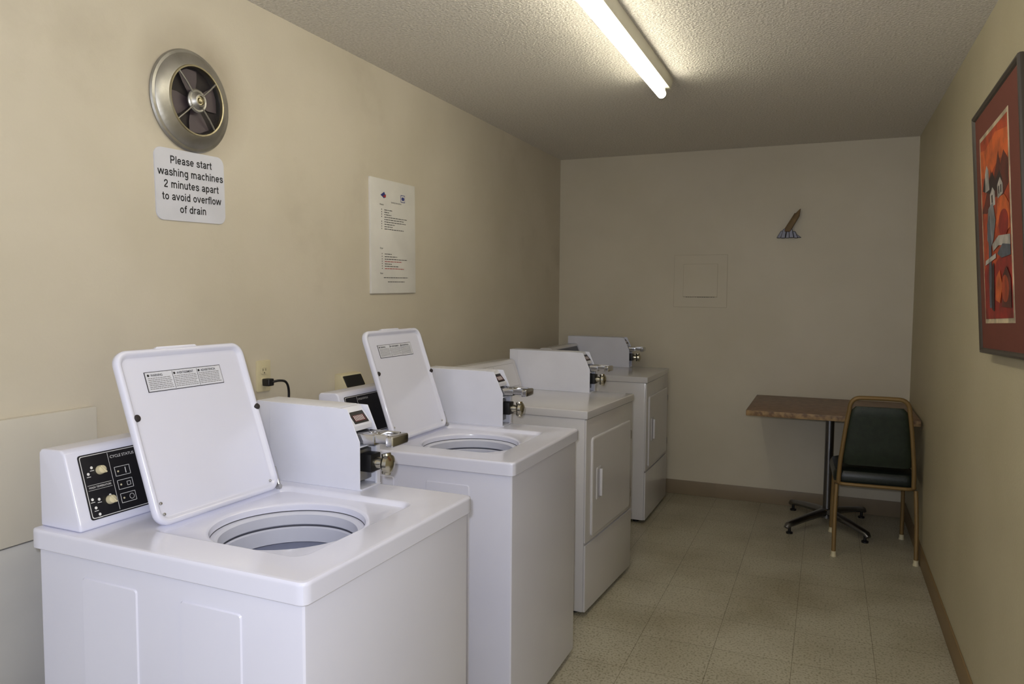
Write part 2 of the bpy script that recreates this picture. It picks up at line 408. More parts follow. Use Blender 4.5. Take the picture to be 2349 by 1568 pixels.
def console(root, xb, y0, y1, z0, hgt, m_body, dryer=False, m_panel=None):
    """control console along the back edge"""
    xs = frame((0, 0, 0), (1, 0, 0), (0, 0, 1))
    zt = z0+hgt
    b = NB()
    poly = [(xb, z0), (xb, zt-0.008), (xb+0.008, zt), (xb+0.074, zt+0.002), (xb+0.086, zt-0.006), (xb+0.134, z0+0.016), (xb+0.134, z0)]
    prism(b, poly, -y1, -y0, xs, 0.006, 3)
    con = obj('console', b, m_body, root)
    up = Vector((-0.048, 0, hgt-0.022)); Lf = up.length
    fr = frame((xb+0.134, y0, z0+0.016), (0, 1, 0), up)
    W = y1-y0
    b = NB(); prism(b, rrect(0.028, W-0.03, 0.004, Lf-0.010, 0.006, 3), -0.001, 0.0018, fr)
    prism(b, rrect(0.031, W-0.033, 0.007, Lf-0.013, 0.005, 3), 0.0018, 0.0021, fr, mi=1)
    prism(b, rrect(0.0325, W-0.0345, 0.0085, Lf-0.0145, 0.005, 3), 0.0018, 0.0024, fr, mi=0)
    z = 0.0027
    if not dryer:
        flat(b, 0.1005, 0.1013, 0.012, Lf-0.016, z, fr, 1)
        text(b, 'CYCLE STATUS', 0.106, Lf-0.030, z, fr, height=0.0068, align='LEFT', mi=1)
        text(b, 'WASH TEMPERATURE', 0.066, 0.074, z, fr, height=0.0045, width=0.056, mi=1)
        flat(b, 0.036, 0.096, 0.0815, 0.0822, z, fr, 1); flat(b, 0.036, 0.096, 0.0700, 0.0706, z, fr, 1)
        for k, yy in enumerate((0.088, 0.056, 0.024)):
            for a0, a1, c0, c1 in ((0.110, 0.150, yy+0.0215, yy+0.0225), (0.110, 0.150, yy, yy+0.001), (0.110, 0.111, yy, yy+0.0225), (0.149, 0.150, yy, yy+0.0225)):
                flat(b, a0, a1, c0, c1, z, fr, 1)
        flat(b, 0.137, 0.139, 0.092, 0.106, z, fr, 1)
        for a0, a1, c0, c1 in ((0.134, 0.144, 0.062, 0.063), (0.134, 0.144, 0.071, 0.072), (0.134, 0.135, 0.062, 0.072), (0.143, 0.144, 0.062, 0.072)):
            flat(b, a0, a1, c0, c1, z, fr, 1)
        lathe(b, [(0.0065, z), (0.0055, z), ], fr @ Matrix.Translation((0.139, 0.035, 0)), 20, mi=1)
        for (a, c) in ((0.044, 0.108), (0.055, 0.121), (0.044, 0.030), (0.056, 0.047), (0.040, 0.050), (0.050, 0.014), (0.085, 0.050)):
            lathe(b, [(0.0001, z), (0.0034, z)], fr @ Matrix.Translation((a, c, 0)), 12, mi=1)
            flat(b, a-0.005, a+0.005, c-0.0075, c-0.0062, z, fr, 1)
        knobs = ((0.074, 0.112), (0.082, 0.040)); lights = ((0.118, 0.099), (0.118, 0.067), (0.118, 0.035))
    else:
        flat(b, 0.30, 0.301, 0.012, Lf-0.016, z, fr, 1)
        for k in range(5): flat(b, 0.05, 0.14, 0.03+k*0.018, 0.031+k*0.018, z, fr, 1)
        knobs = ((0.20, 0.06),); lights = ((0.33, 0.09), (0.33, 0.05))
    obj('control_panel', b, [m_panel or M['blackp'], M['grey'] if dryer else M['white']], con)
    for a, c in knobs:
        b = NB(); lathe(b, [(0.0105, 0.002), (0.0105, 0.006), (0.009, 0.014), (0.006, 0.0155)], fr @ Matrix.Translation((a, c, 0)), 24, cap1=True)
        box(b, -0.0018, 0.0018, -0.0105, 0.0105, 0.006, 0.019, 0.001, 1, 0, fr @ Matrix.Translation((a, c, 0)) @ Matrix.Rotation(0.6, 4, 'Z'))
        obj('knob', b, M['ivory'], con)
    for a, c in lights:
        b = NB(); lathe(b, [(0.0022, 0.002), (0.0022, 0.0035), (0.001, 0.0042)], fr @ Matrix.Translation((a, c, 0)), 12, cap1=True)
        obj('indicator_light', b, M['ivory'], con)
    return con

def make_washer():
    root = thing('washing_machine', 'white top-loading coin washer nearest the camera with its lid up', 'washing machine', group='coin-operated washing machines')
    ZT = 0.925
    b = NB(); box(b, -0.375, 0.378, -0.330, 0.330, 0.018, 0.890, 0.010, 3)
    bmesh.ops.delete(b, geom=[f for f in b.faces if f.calc_center_median().z > 0.8795], context='FACES')   # open top, the tub hangs inside
    for s in (-1, 1):
        fr = frame((0, s*0.330, 0), (-s*1.0, 0, 0), (0, 0, 1))
        for (xa, xb_) in ((-0.230, -0.060), (0.063, 0.227)):
            a0, a1 = sorted((-s*xa, -s*xb_))
            R0 = rrect(a0, a1, 0.10, 0.835, 0.008, 3)
            R1 = rrect(a0+0.003, a1-0.003, 0.103, 0.832, 0.007, 3)
            R2 = rrect(a0+0.006, a1-0.006, 0.106, 0.829, 0.006, 3)
            loft(b, [[(p[0], p[1], -0.001) for p in R0], [(p[0], p[1], 0.0032) for p in R1], [(p[0], p[1], 0.0032) for p in R2]], cap1=True, mtx=fr)
    obj('cabinet', b, M['enamel'], root)
    for sx in (-0.33, 0.33):
        for sy in (-0.29, 0.29):
            b = NB(); lathe(b, [(0.022, 0), (0.022, 0.008), (0.010, 0.012), (0.010, 0.03)], Matrix.Translation((sx, sy, 0)), 18, cap0=True, cap1=True)
            obj('foot', b, M['black'], root)
    cx, cy = 0.080, -0.022
    b = NB()
    X0, X1, Y0, Y1 = -0.390, 0.388, -0.340, 0.340
    def rr_(i, z, r): return ray_ring(cx, cy, X0+i, X1-i, Y0+i, Y1-i, r, ZT+z)
    rings = [rr_(0.014, -0.0440, 0.006), rr_(0.002, -0.045, 0.014), rr_(0, -0.043, 0.015), rr_(0, -0.041, 0.015), rr_(0, -0.009, 0.015), rr_(0, -0.007, 0.015),
             rr_(0.0008, -0.0035, 0.0145), rr_(0.003, -0.0010, 0.013), rr_(0.007, 0, 0.012), rr_(0.010, 0, 0.012),
             ray_ring(cx, cy, -0.141, 0.294, -0.238, 0.211, 0.037, ZT),
             ray_ring(cx, cy, -0.137, 0.290, -0.234, 0.207, 0.036, ZT-0.0005),
             ray_ring(cx, cy, -0.132, 0.285, -0.229, 0.202, 0.034, ZT-0.004),
             ray_ring(cx, cy, -0.126, 0.279, -0.223, 0.196, 0.032, ZT-0.012),
             ray_ring(cx, cy, -0.121, 0.274, -0.218, 0.191, 0.030, ZT-0.0135),
             circ(cx, cy, 0.189, ZT-0.016), circ(cx, cy, 0.183, ZT-0.018), circ(cx, cy, 0.180, ZT-0.021), circ(cx, cy, 0.179, ZT-0.026), circ(cx, cy, 0.179, ZT-0.036)]
    loft(b, rings)
    obj('top_deck', b, M['enamel'], root, ang=32)
    tm = Matrix.Translation((cx, cy, 0))
    b = NB()
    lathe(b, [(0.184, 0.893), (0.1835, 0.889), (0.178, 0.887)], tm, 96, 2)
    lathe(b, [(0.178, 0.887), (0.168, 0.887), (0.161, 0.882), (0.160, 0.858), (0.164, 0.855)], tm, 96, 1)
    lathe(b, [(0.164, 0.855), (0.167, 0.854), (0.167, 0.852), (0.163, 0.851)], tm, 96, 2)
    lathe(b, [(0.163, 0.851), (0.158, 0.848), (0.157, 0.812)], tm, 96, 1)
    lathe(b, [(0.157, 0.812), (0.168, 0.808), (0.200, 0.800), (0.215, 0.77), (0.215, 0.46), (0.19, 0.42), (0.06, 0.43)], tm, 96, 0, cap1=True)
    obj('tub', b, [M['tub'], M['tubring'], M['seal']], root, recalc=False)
    b = NB(); lathe(b, [(0.12, 0.435), (0.11, 0.46), (0.055, 0.50), (0.042, 0.56), (0.036, 0.62), (0.025, 0.63)], tm, 40, cap1=True)
    for k in range(4):
        a = k*PI/2
        box(b, 0.035, 0.10, -0.005, 0.005, 0.46, 0.56, 0.003, 1, 0, tm @ Matrix.Rotation(a, 4, 'Z'))
    obj('agitator', b, M['tubring'], root)
    up = Vector((-0.137, 0, 0.395))
    lf = frame((-0.118, -0.022, ZT+0.003), (0, 1, 0), up)
    w, h = 0.199, 0.418
    def lr(i, z, dv=0.0):
        return [(x, y, z) for x, y in rrect(-w+i, w-i, 0+i, h-i, max(0.034-i*0.8, 0.006), 8)]
    b = NB()
    loft(b, [lr(0.014, -0.024), lr(0.004, -0.021), lr(0, -0.016), lr(0, -0.004), lr(0.003, 0.0), lr(0.008, 0.001), lr(0.013, -0.001), lr(0.017, -0.008), lr(0.020, -0.009), lr(0.026, -0.009)], True, True, mtx=lf)
    prism(b, [(-0.085, h-0.004), (-0.078, h+0.004), (0.040, h+0.004), (0.047, h-0.004)], -0.020, -0.001, lf, 0.002)
    lid = obj('lid', b, M['enamel'], root, ang=50)
    b = NB(); L0, L1, V0, V1 = -0.128, 0.108, h-0.106, h-0.056
    ZL = -0.0078
    flat(b, L0, L1, V0, V1, ZL, lf, 1, 0.0012); flat(b, L0+0.0015, L1-0.0015, V0+0.0015, V1-0.0015, ZL+0.0003, lf, 0)
    cw = (L1-L0-0.006)/3
    for k, wd in enumerate(('WARNING', 'AVERTISSEMENT', 'ADVERTENCIA')):
        xa = L0+0.003+k*cw
        if k: flat(b, xa, xa+0.001, V0+0.003, V1-0.003, ZL+0.0006, lf, 1)
        text(b, wd, xa+0.013, V1-0.012, ZL+0.0007, lf, height=0.0060, width=(0.034, 0.052, 0.048)[k], bold=0.012, align='LEFT', mi=1)
        lathe(b, [(0.0001, ZL+0.0007), (0.0032, ZL+0.0007)], lf @ Matrix.Translation((xa+0.006, V1-0.009, 0)), 12, mi=1)
        for r in range(7):
            y = V1-0.017-r*0.0044; x = xa+0.004
            while x < xa+cw-0.008:
                e = min(x+random.uniform(0.004, 0.011), xa+cw-0.004)
                flat(b, x, e, y, y+0.0014, ZL+0.0007, lf, 2); x = e+0.0016
    obj('warning_label', b, [M['sign'], M['ink'], M['grey']], lid)
    for (a, c) in ((-w+0.016, 0.255), (w-0.006, 0.232)):
        b = NB(); lathe(b, [(0.0085, -0.010), (0.0085, 0.001), (0.005, 0.005)], lf @ Matrix.Translation((a, c, 0)), 18, cap0=True, cap1=True)
        obj('bumper', b, M['dark'], lid)
    for (a, c) in ((-w+0.024, 0.052), (-w+0.026, 0.026), (w-0.026, 0.026)):
        b = NB(); lathe(b, [(0.0035, -0.010), (0.0035, -0.006), (0.002, -0.004)], lf @ Matrix.Translation((a, c, 0)), 12, cap1=True)
        obj('screw', b, M['steel'], lid)
    b = NB(); box(b, w-0.006, w+0.003, -0.004, 0.060, -0.008, 0.0, 0.002, 1, 0, lf); lathe(b, [(0.006, -0.008), (0.006, 0.006)], lf @ Matrix.Translation((w-0.008, 0.004, 0)), 16, cap0=True, cap1=True)
    obj('hinge', b, M['steel'], lid)
    console(root, -0.384, -0.318, 0.240, ZT, 0.178, M['enamel'])
    coin_meter(root, -0.266, 0.094, 0.246, 0.338, ZT, 1.150, M['case'])
    return root

def copy_tree(o, parent=None):
    c = o.copy(); COL.objects.link(c)
    if parent: c.parent = parent
    for ch in list(o.children): copy_tree(ch, c)
    return c

w1 = make_washer()
bpy.context.view_layer.update()
w2 = copy_tree(w1)
w2['label'] = 'second white top-loading coin washer, lid up, between the nearest washer and the dryers'
w1.location = (-1.253, 1.440, 0); w1.rotation_euler.z = math.radians(-1.2)
w2.location = (-1.292, 2.505, 0); w2.rotation_euler.z = 0

# ------------------------------------------------------------ dryers
def make_dryer(label, loc, rz, meter_b, meter_f, m_panel):
    root = thing('dryer', label, 'dryer', loc, rz, 'coin-operated dryers')
    ZT = 0.943; HW = 0.345; HX = 0.37
    b = NB(); box(b, -HX, HX-0.010, -HW+0.006, HW-0.006, 0.02, ZT-0.036, 0.006, 2)
    obj('cabinet', b, M['enamel_dryer'], root)
    for sx in (-0.32, 0.30):
        for sy in (-0.29, 0.29):
            b = NB(); lathe(b, [(0.02, 0), (0.02, 0.008), (0.010, 0.012), (0.010, 0.03)], Matrix.Translation((sx, sy, 0)), 18, cap0=True, cap1=True)
            obj('foot', b, M['black'], root)
    b = NB(); box(b, -HX, HX+0.004, -HW, HW, ZT-0.038, ZT, 0.007, 3)
    obj('top_panel', b, M['enamel_dryer'], root)
    fr = frame((HX-0.010, 0, 0), (0, 1, 0), (0, 0, 1))
    b = NB(); prism(b, rrect(-HW+0.006, HW-0.006, 0.338, ZT-0.040, 0.004, 2), 0, 0.008, fr, 0.002)
    obj('front_panel', b, M['enamel_dryer'], root)
    b = NB(); prism(b, rrect(-HW+0.006, HW-0.006, 0.022, 0.330, 0.004, 2), 0, 0.010, fr, 0.003)
    obj('toe_panel', b, M['enamel_dryer'], root)
    b = NB()
    def dr(i, z): return [(p[0], p[1], z) for p in rrect(-0.275+i, 0.290-i, 0.355+i, 0.812-i, 0.018-i*0.4, 6)]
    loft(b, [dr(0, 0.007), dr(0, 0.014), dr(0.003, 0.0165), dr(0.008, 0.017), dr(0.012, 0.017)], False, True, mtx=fr)
    door = obj('door', b, M['enamel_dryer'], root)
    b = NB(); prism(b, rrect(-0.225, -0.165, 0.515, 0.665, 0.008, 4), 0.015, 0.0195, fr, 0.001)
    prism(b, rrect(-0.217, -0.173, 0.522, 0.658, 0.006, 4), 0.0195, 0.0202, fr, mi=1)
    box(b, -0.190, -0.176, 0.526, 0.654, 0.019, 0.033, 0.004, 2, 0, fr)
    obj('handle', b, [M['enamel_dryer'], M['enamel_seam']], door)
    for zc in (0.735, 0.43):
        b = NB(); box(b, 0.288, 0.300, zc-0.022, zc+0.022, 0.007, 0.020, 0.002, 1, 0, fr)
        obj('hinge', b, M['steel'], door)
    console(root, -HX+0.004, -HW+0.02, 0.245, ZT, 0.160, M['enamel_dryer'], True, m_panel)
    coin_meter(root, meter_b, meter_f, 0.252, 0.342, ZT, 1.158, M['case'])
    return root
a1 = math.radians(-3.6)
def centre(xf, yn, a):
    v = Matrix.Rotation(a, 2) @ Vector((-0.372, 0.345)); return (xf+v.x, yn+v.y, 0)
make_dryer('white coin dryer beside the washers, its door and side fully in view', centre(-0.972, 3.170, a1), a1, -0.315, 0.160, M['enamel_dryer'])
make_dryer('white coin dryer in the far left corner against the end wall', centre(-1.036, 4.660, 0), 0, -0.36, 0.105, M['blackp'])

# ------------------------------------------------------------ exhaust fan
fo = thing('exhaust_fan', 'round metal wall fan with four spokes above the white sign', 'exhaust fan', (XL, 1.866, 2.075))
fm = frame((0, 0, 0), (0, 1, 0), (0, 0, 1))
b = NB(); lathe(b, [(0.150, -0.001), (0.161, 0.001), (0.162, 0.005), (0.158, 0.010), (0.150, 0.012), (0.148, 0.015), (0.132, 0.022), (0.117, 0.030), (0.112, 0.031), (0.109, 0.028), (0.108, 0.004)], fm, 96)
obj('rim', b, M['steel'], fo)
b = NB(); lathe(b, [(0.104, 0.026), (0.106, 0.034), (0.1105, 0.035), (0.113, 0.030)], fm, 96)
obj('inner_ring', b, M['brass'], fo)
b = NB(); lathe(b, [(0.109, 0.0035), (0.001, 0.0035)], fm, 48); obj('duct', b, M['dark'], fo)
for k in range(4):
    b = NB(); a = k*PI/2+0.2
    r = Matrix.Rotation(a, 4, 'Z')
    loft(b, [[(0.02, -0.012, 0.010), (0.06, -0.030, 0.011), (0.094, -0.036, 0.012)], [(0.02, 0.000, 0.011), (0.06, 0.004, 0.012), (0.100, 0.006, 0.013)], [(0.02, 0.014, 0.013), (0.06, 0.034, 0.015), (0.090, 0.044, 0.016)]], closed=False, mtx=fm @ r)
    obj('fan_blade', b, M['blade'], fo)
for k in range(4):
    a = math.radians((42, 132, 222, 312)[k])
    b = NB(); tube(b, [(0.024*math.cos(a), 0.024*math.sin(a), 0.034), (0.07*math.cos(a), 0.07*math.sin(a), 0.035), (0.109*math.cos(a), 0.109*math.sin(a), 0.031)], 0.0030, 8, mtx=fm)
    obj('spoke', b, M['steel'], fo)
b = NB(); lathe(b, [(0.026, 0.020), (0.037, 0.025), (0.038, 0.031), (0.034, 0.035), (0.029, 0.034), (0.024, 0.038), (0.019, 0.045), (0.015, 0.046)], fm, 48)
lathe(b, [(0.015, 0.046), (0.013, 0.042), (0.010, 0.042), (0.008, 0.047), (0.004, 0.048)], fm, 32, mi=1, cap1=True)
obj('hub', b, [M['steel'], M['brass']], fo)

# ------------------------------------------------------------ sign
sg = thing('warning_sign', 'white rounded sign asking to start washing machines apart, under the round fan', 'sign', (XL, 1.862, 1.801))
sm = frame((0, 0, 0), (0, 1, 0), (0, 0, 1)) @ Matrix.Rotation(math.radians(1.6), 4, 'Z')
b = NB(); prism(b, rrect(-0.1435, 0.1435, -0.112, 0.112, 0.026, 8), -0.001, 0.004, sm, 0.0008, 1); obj('plate', b, M['sign'], sg)
b = NB()
for s, wd, yy in (('Please start', 0.174, 0.066), ('washing machines', 0.272, 0.0275), ('2 minutes apart', 0.229, -0.0105), ('to avoid overflow', 0.247, -0.0485), ('of drain', 0.112, -0.0865)):
    lettering(b, s, 0.002, yy, 0.0046, sm, 0.0245, wd)
obj('lettering', b, M['ink'], sg, recalc=False)

# ------------------------------------------------------------ instruction sheet
st = thing('instruction_sheet', 'white laundry instruction sheet on the left wall above the second washer', 'notice', (XL, 3.087, 1.726))
tm_ = frame((0, 0, 0), (0, 1, 0), (0, 0, 1)) @ Matrix.Rotation(math.radians(0.8), 4, 'Z')
b = NB(); box(b, -0.198, 0.198, -0.264, 0.264, -0.002, 0.010, 0.002, 2, 0, tm_); obj('backing', b, M['paper'], st)
zz = 0.0108
b = NB(); text(b, 'Laundry Instructions', 0.02, 0.160, zz, tm_, height=0.008); obj('heading', b, M['ink'], st)
def words(x0, x1, y, mi=0):
    x = x0
    while x < x1:
        e = min(x+random.uniform(0.008, 0.026), x1); flat(b, x, e, y, y+0.0028, zz, tm_, mi); x = e+0.004
b = NB(); text(b, 'Washer', -0.125, 0.143, zz, tm_, height=0.008, align='LEFT')
for k, (l, yy) in enumerate(((0.07, 0.122), (0.04, 0.111), (0.06, 0.100), (0.20, 0.089), (0.17, 0.078), (0.19, 0.067), (0.09, 0.056), (0.07, 0.045), (0.17, 0.034))):
    words(-0.085, -0.085+l, yy)
    if k != 4: flat(b, -0.110, -0.106, yy, yy+0.0045, zz, tm_)
obj('washer_instructions', b, M['ink'], st)
b = NB(); text(b, 'Dryer', -0.125, -0.058, zz, tm_, height=0.008, align='LEFT')
for k, (l, yy, mi) in enumerate(((0.06, -0.082, 0), (0.11, -0.094, 0), (0.20, -0.106, 0), (0.15, -0.117, 1), (0.06, -0.128, 0), (0.12, -0.139, 0), (0.17, -0.150, 1))):
    words(-0.085, -0.085+l, yy, mi)
    flat(b, -0.110, -0.106, yy, yy+0.0045, zz, tm_)
obj('dryer_instructions', b, [M['ink'], M['redink']], st)
b = NB(); text(b, 'Note', -0.125, -0.174, zz, tm_, height=0.008, align='LEFT')
words(-0.095, 0.12, -0.192); words(-0.06, 0.09, -0.212)
obj('printed_note', b, M['ink'], st)
b = NB()
prism(b, [(-0.115, 0.190), (-0.085, 0.176), (-0.072, 0.190), (-0.085, 0.206)], zz-0.001, zz, tm_, mi=0)
prism(b, [(-0.098, 0.184), (-0.072, 0.180), (-0.070, 0.196)], zz-0.001, zz+0.0003, tm_, mi=1)
obj('pictogram', b, [M['blueink'], M['redink']], st)
b = NB()
prism(b, rrect(0.062, 0.100, 0.172, 0.207, 0.002, 2), zz-0.001, zz-0.0002, tm_, mi=0)
prism(b, rrect(0.065, 0.097, 0.175, 0.204, 0.002, 2), zz-0.001, zz, tm_, mi=1)
prism(b, [(0.081+0.013*math.cos(t*PI/6), 0.189+0.009*math.sin(t*PI/6)) for t in range(12)], zz-0.001, zz+0.0002, tm_, mi=0)
obj('pictogram', b, [M['blueink'], M['paper']], st)

# ------------------------------------------------------------ outlet and plug
ol = thing('wall_outlet', 'ivory wall outlet behind the nearest washer, with a black plug in it', 'outlet', (XL, 2.185, 1.152))
om = frame((0, 0, 0), (0, 1, 0), (0, 0, 1))
b = NB(); prism(b, rrect(-0.036, 0.036, -0.058, 0.058, 0.005, 3), -0.001, 0.006, om, 0.002); obj('cover_plate', b, M['ivory'], ol)
for s in (1, -1):
    b = NB(); prism(b, rrect(-0.017, 0.017, s*0.020-0.014, s*0.020+0.014, 0.008, 4), 0.006, 0.0085, om, 0.0008, 1)
    if s > 0:
        for dx in (-0.007, 0.007): flat(b, dx-0.001, dx+0.001, 0.019, 0.028, 0.0092, om, 1)
        lathe(b, [(0.0001, 0.0090), (0.0026, 0.0090)], om @ Matrix.Translation((0, 0.012, 0)), 12, mi=1)
    obj('socket', b, [M['ivory'], M['black']], ol)
pc = thing('power_cord', 'black plug and cord running down behind the nearest washer', 'power cord', (XL+0.0085, 2.185, 1.130))
b = NB(); box(b, 0, 0.032, -0.014, 0.016, -0.014, 0.013, 0.005, 3); obj('plug', b, M['black'], pc)
b = NB(); tube(b, smooth_path([(0.028, 0.008, 0), (0.042, 0.030, 0.004), (0.048, 0.060, -0.004), (0.046, 0.078, -0.035), (0.042, 0.082, -0.09), (0.038, 0.080, -0.2), (0.034, 0.06, -0.5), (0.034, 0.02, -0.9)]), 0.0045, 10); obj('cord', b, M['black'], pc)

ub = thing('hose_box', 'small ivory box with a black sloped face on the left wall behind the second washer', 'wall box', (XL, 2.70, 1.03))
b = NB(); prism(b, [(-0.002, 0), (0.030, 0), (0.060, 0.025), (0.030, 0.082), (-0.002, 0.086)], -0.075, 0.075, frame((0, 0, 0), (1, 0, 0), (0, 0, 1)), 0.002); obj('housing', b, M['ivory'], ub)
b = NB(); prism(b, rrect(-0.066, 0.066, 0.006, 0.058, 0.004, 3), -0.001, 0.003, frame((0.060, 0, 0.025), (0, 1, 0), (-0.030, 0, 0.057)), 0.001, 1); obj('face_plate', b, M['black'], ub)

# ------------------------------------------------------------ ceiling light
YC = 2.38
cl = thing('ceiling_light', 'fluorescent strip light with one lit bare tube on the ceiling', 'ceiling light', (-0.757, YC, ZC))
HLF = 3.645-YC
b = NB(); prism(b, [(-0.048, 0), (-0.036, -0.048), (0.034, -0.048), (0.046, 0)], -HLF, HLF, frame((0, 0, 0), (1, 0, 0), (0, 0, 1)), 0.003)
obj('housing', b, M['housing'], cl)
b = NB(); tube(b, [(0, -HLF+0.045, -0.078), (0, HLF-0.045, -0.078)], 0.0205, 24); obj('lamp_tube', b, M['glow'], cl)
for s in (-1, 1):
    b = NB(); box(b, -0.014, 0.014, s*(HLF-0.018)-0.014, s*(HLF-0.018)+0.014, -0.084, -0.046, 0.004); obj('lamp_holder', b, M['housing'], cl)
    b = NB(); tube(b, [(0, s*(HLF-0.047), -0.078), (0, s*(HLF-0.032), -0.078)], 0.021, 24); obj('end_cap', b, M['steel'], cl)

# ------------------------------------------------------------ far wall: access panel and bracket
ap = thing('access_panel', 'square painted access hatch on the far wall', 'access panel', (-0.852, YF, 1.565))
am = frame((0, 0, 0), (1, 0, 0), (0, 0, 1))
b = NB(); prism(b, rrect(-0.1885, 0.1885, -0.1885, 0.1885, 0.003, 2), -0.002, 0.0008, am, mi=1); prism(b, rrect(-0.187, 0.187, -0.187, 0.187, 0.003, 2), -0.002, 0.0022, am, 0.0008, 1); obj('surround', b, [M['wall_far'], M['hairline']], ap)
b = NB(); prism(b, rrect(-0.1215, 0.1215, -0.116, 0.1235, 0.003, 2), 0.001, 0.0026, am, mi=1); prism(b, rrect(-0.1200, 0.1200, -0.1120, 0.1220, 0.003, 2), 0.001, 0.0042, am, 0.0008, 1)
for k in range(13): flat(b, -0.100+k*0.016, -0.100+k*0.016+random.uniform(0.006, 0.013), -0.1165, -0.1135, 0.0052, am, 2)
obj('hatch_door', b, [M['wall_far'], M['hairline'], M['dark']], ap)

wb = thing('wall_lamp_bracket', 'small grey metal bracket with a leaning brass arm on the far wall', 'wall bracket', (-0.262, YF, 1.858))
b = NB()
for k, (x0, x1, t0, t1, zt, th, tw) in enumerate(((-0.080, -0.052, -0.052, -0.036, 0.050, 0.020, -0.3), (-0.052, -0.022, -0.036, -0.014, 0.062, 0.036, 0.3), (-0.022, 0.004, -0.014, 0.002, 0.050, 0.022, -0.2), (0.004, 0.034, 0.002, 0.022, 0.064, 0.040, 0.35), (0.034, 0.060, 0.022, 0.040, 0.046, 0.024, -0.35), (0.060, 0.082, 0.040, 0.050, 0.024, 0.014, 0.2))):
    prism(b, [(x0, 0), (x1, 0), (t1, zt), (t0, zt)], -0.001, th, am @ Matrix.Rotation(tw*0.08, 4, 'Z'), 0.003, 1)
obj('base', b, M['greymetal'], wb)
b = NB(); prism(b, [(-0.030, 0.045), (0.008, 0.040), (0.066, 0.145), (0.072, 0.196), (0.036, 0.160)], 0.022, 0.050, am, 0.005, 2)
prism(b, [(-0.036, 0.050), (-0.028, 0.046), (0.040, 0.165), (0.034, 0.168)], 0.010, 0.030, am, 0.002, 1)
obj('arm', b, M['oldbrass'], wb)

# ------------------------------------------------------------ table
tb = thing('table', 'small brown laminate pedestal table in the far right corner', 'table', (0.035, 5.092, 0))
b = NB(); box(b, -0.475, 0.466, -0.382, 0.388, 0.736, 0.770, 0.003, 2)
for f in b.faces:
    if abs(f.normal.z) < 0.5: f.material_index = 1
obj('table_top', b, [M['laminate'], M['lamedge']], tb)
b = NB(); tube(b, [(0, 0.03, 0.085), (0, 0.03, 0.72)], 0.026, 24); obj('pole', b, M['basemetal'], tb)
b = NB(); prism(b, rrect(-0.14, 0.14, -0.14, 0.14, 0.02, 4), 0.722, 0.736, Matrix.Identity(4), 0.003); obj('mounting_plate', b, M['black'], tb)
b = NB(); lathe(b, [(0.050, 0.055), (0.053, 0.095), (0.034, 0.115)], Matrix.Translation((0, 0.03, 0)), 24, cap0=True, cap1=True); obj('base_hub', b, M['basemetal'], tb)
for sx, sy in ((-1, -1), (1, -1), (1, 1), (-1, 1)):
    b = NB(); e = Vector((sx*0.225, sy*0.29+0.03, 0))
    pts = []
    for t in (0.08, 0.3, 0.6, 0.85, 0.97, 1.02):
        z = 0.090 - 0.036*t**1.5
        pts.append((e.x*t, 0.03+(e.y-0.03)*t, z if t < 1 else 0.040))
    tube(b, pts, [0.034, 0.030, 0.027, 0.025, 0.023, 0.016], 12, flat=0.75)
    arm = obj('base_arm', b, M['basemetal'], tb)
    b = NB(); lathe(b, [(0.020, 0), (0.020, 0.010), (0.009, 0.014), (0.009, 0.05)], Matrix.Translation((e.x*0.94, 0.03+(e.y-0.03)*0.94, 0)), 16, cap0=True, cap1=True); obj('foot', b, M['black'], arm)

# ------------------------------------------------------------ chair
ch = thing('chair', 'dark green vinyl chair with gold tube frame pushed up to the table', 'chair', (0.266, 4.80, 0), math.radians(2.6))
r = 0.0115
def leg(p):
    b = NB(); tube(b, smooth_path(p, 6), r, 14); l = obj('leg', b, M['gold'], ch)
    b = NB(); lathe(b, [(0.016, 0), (0.016, 0.006), (0.0135, 0.012), (0.0135, 0.030)], Matrix.Translation((p[0][0], p[0][1], 0)), 16, cap0=True, cap1=True); obj('glide', b, M['ivory'], l)
for s in (-1, 1):
    leg([(s*0.207, -0.272, 0.012), (s*0.206, -0.250, 0.22), (s*0.200, -0.222, 0.40)])
    leg([(s*0.196, 0.200, 0.012), (s*0.195, 0.192, 0.22), (s*0.190, 0.180, 0.40)])
b = NB(); tube(b, [(p[0], p[1], 0.405) for p in rrect(-0.200, 0.200, -0.222, 0.205, 0.05, 6)], 0.010, 12, closed=True); obj('seat_frame', b, M['gold'], ch)
bp = [(-0.190, -0.210, 0.41), (-0.186, -0.224, 0.52), (-0.168, -0.246, 0.70), (-0.152, -0.260, 0.82), (-0.143, -0.266, 0.872), (-0.116, -0.270, 0.900), (-0.06, -0.272, 0.905)]
full = bp + [(0.06, -0.272, 0.905)] + [(-x, y, z) for x, y, z in bp[::-1][1:]]
b = NB(); tube(b, smooth_path(full, 6), 0.0120, 14); obj('back_frame', b, M['gold'], ch)
b = NB()
def sr(i, z): return [(p[0], p[1], z) for p in rrect(-0.218+i, 0.212-i, -0.212+i, 0.235-i, 0.06-i*0.5, 8)]
loft(b, [sr(0.03, 0.400), sr(0.006, 0.410), sr(0, 0.430), sr(0.002, 0.458), sr(0.012, 0.476), sr(0.035, 0.486), sr(0.08, 0.490)], True, True); obj('seat', b, M['seatblk'], ch)
b = NB(); rings = []
for z, hw, y in ((0.520, 0.160, -0.224), (0.528, 0.173, -0.225), (0.56, 0.172, -0.229), (0.62, 0.166, -0.236), (0.72, 0.156, -0.248), (0.80, 0.145, -0.257), (0.835, 0.138, -0.261), (0.855, 0.120, -0.264)):
    t = 0.019 if 0.53 < z < 0.84 else 0.011
    ring = []
    for k in range(24):
        a = 2*PI*k/24; c, s_ = math.cos(a), math.sin(a)
        ring.append((hw*math.copysign(abs(c)**0.35, c), y+t*math.copysign(abs(s_)**0.7, s_), z))
    rings.append(ring)
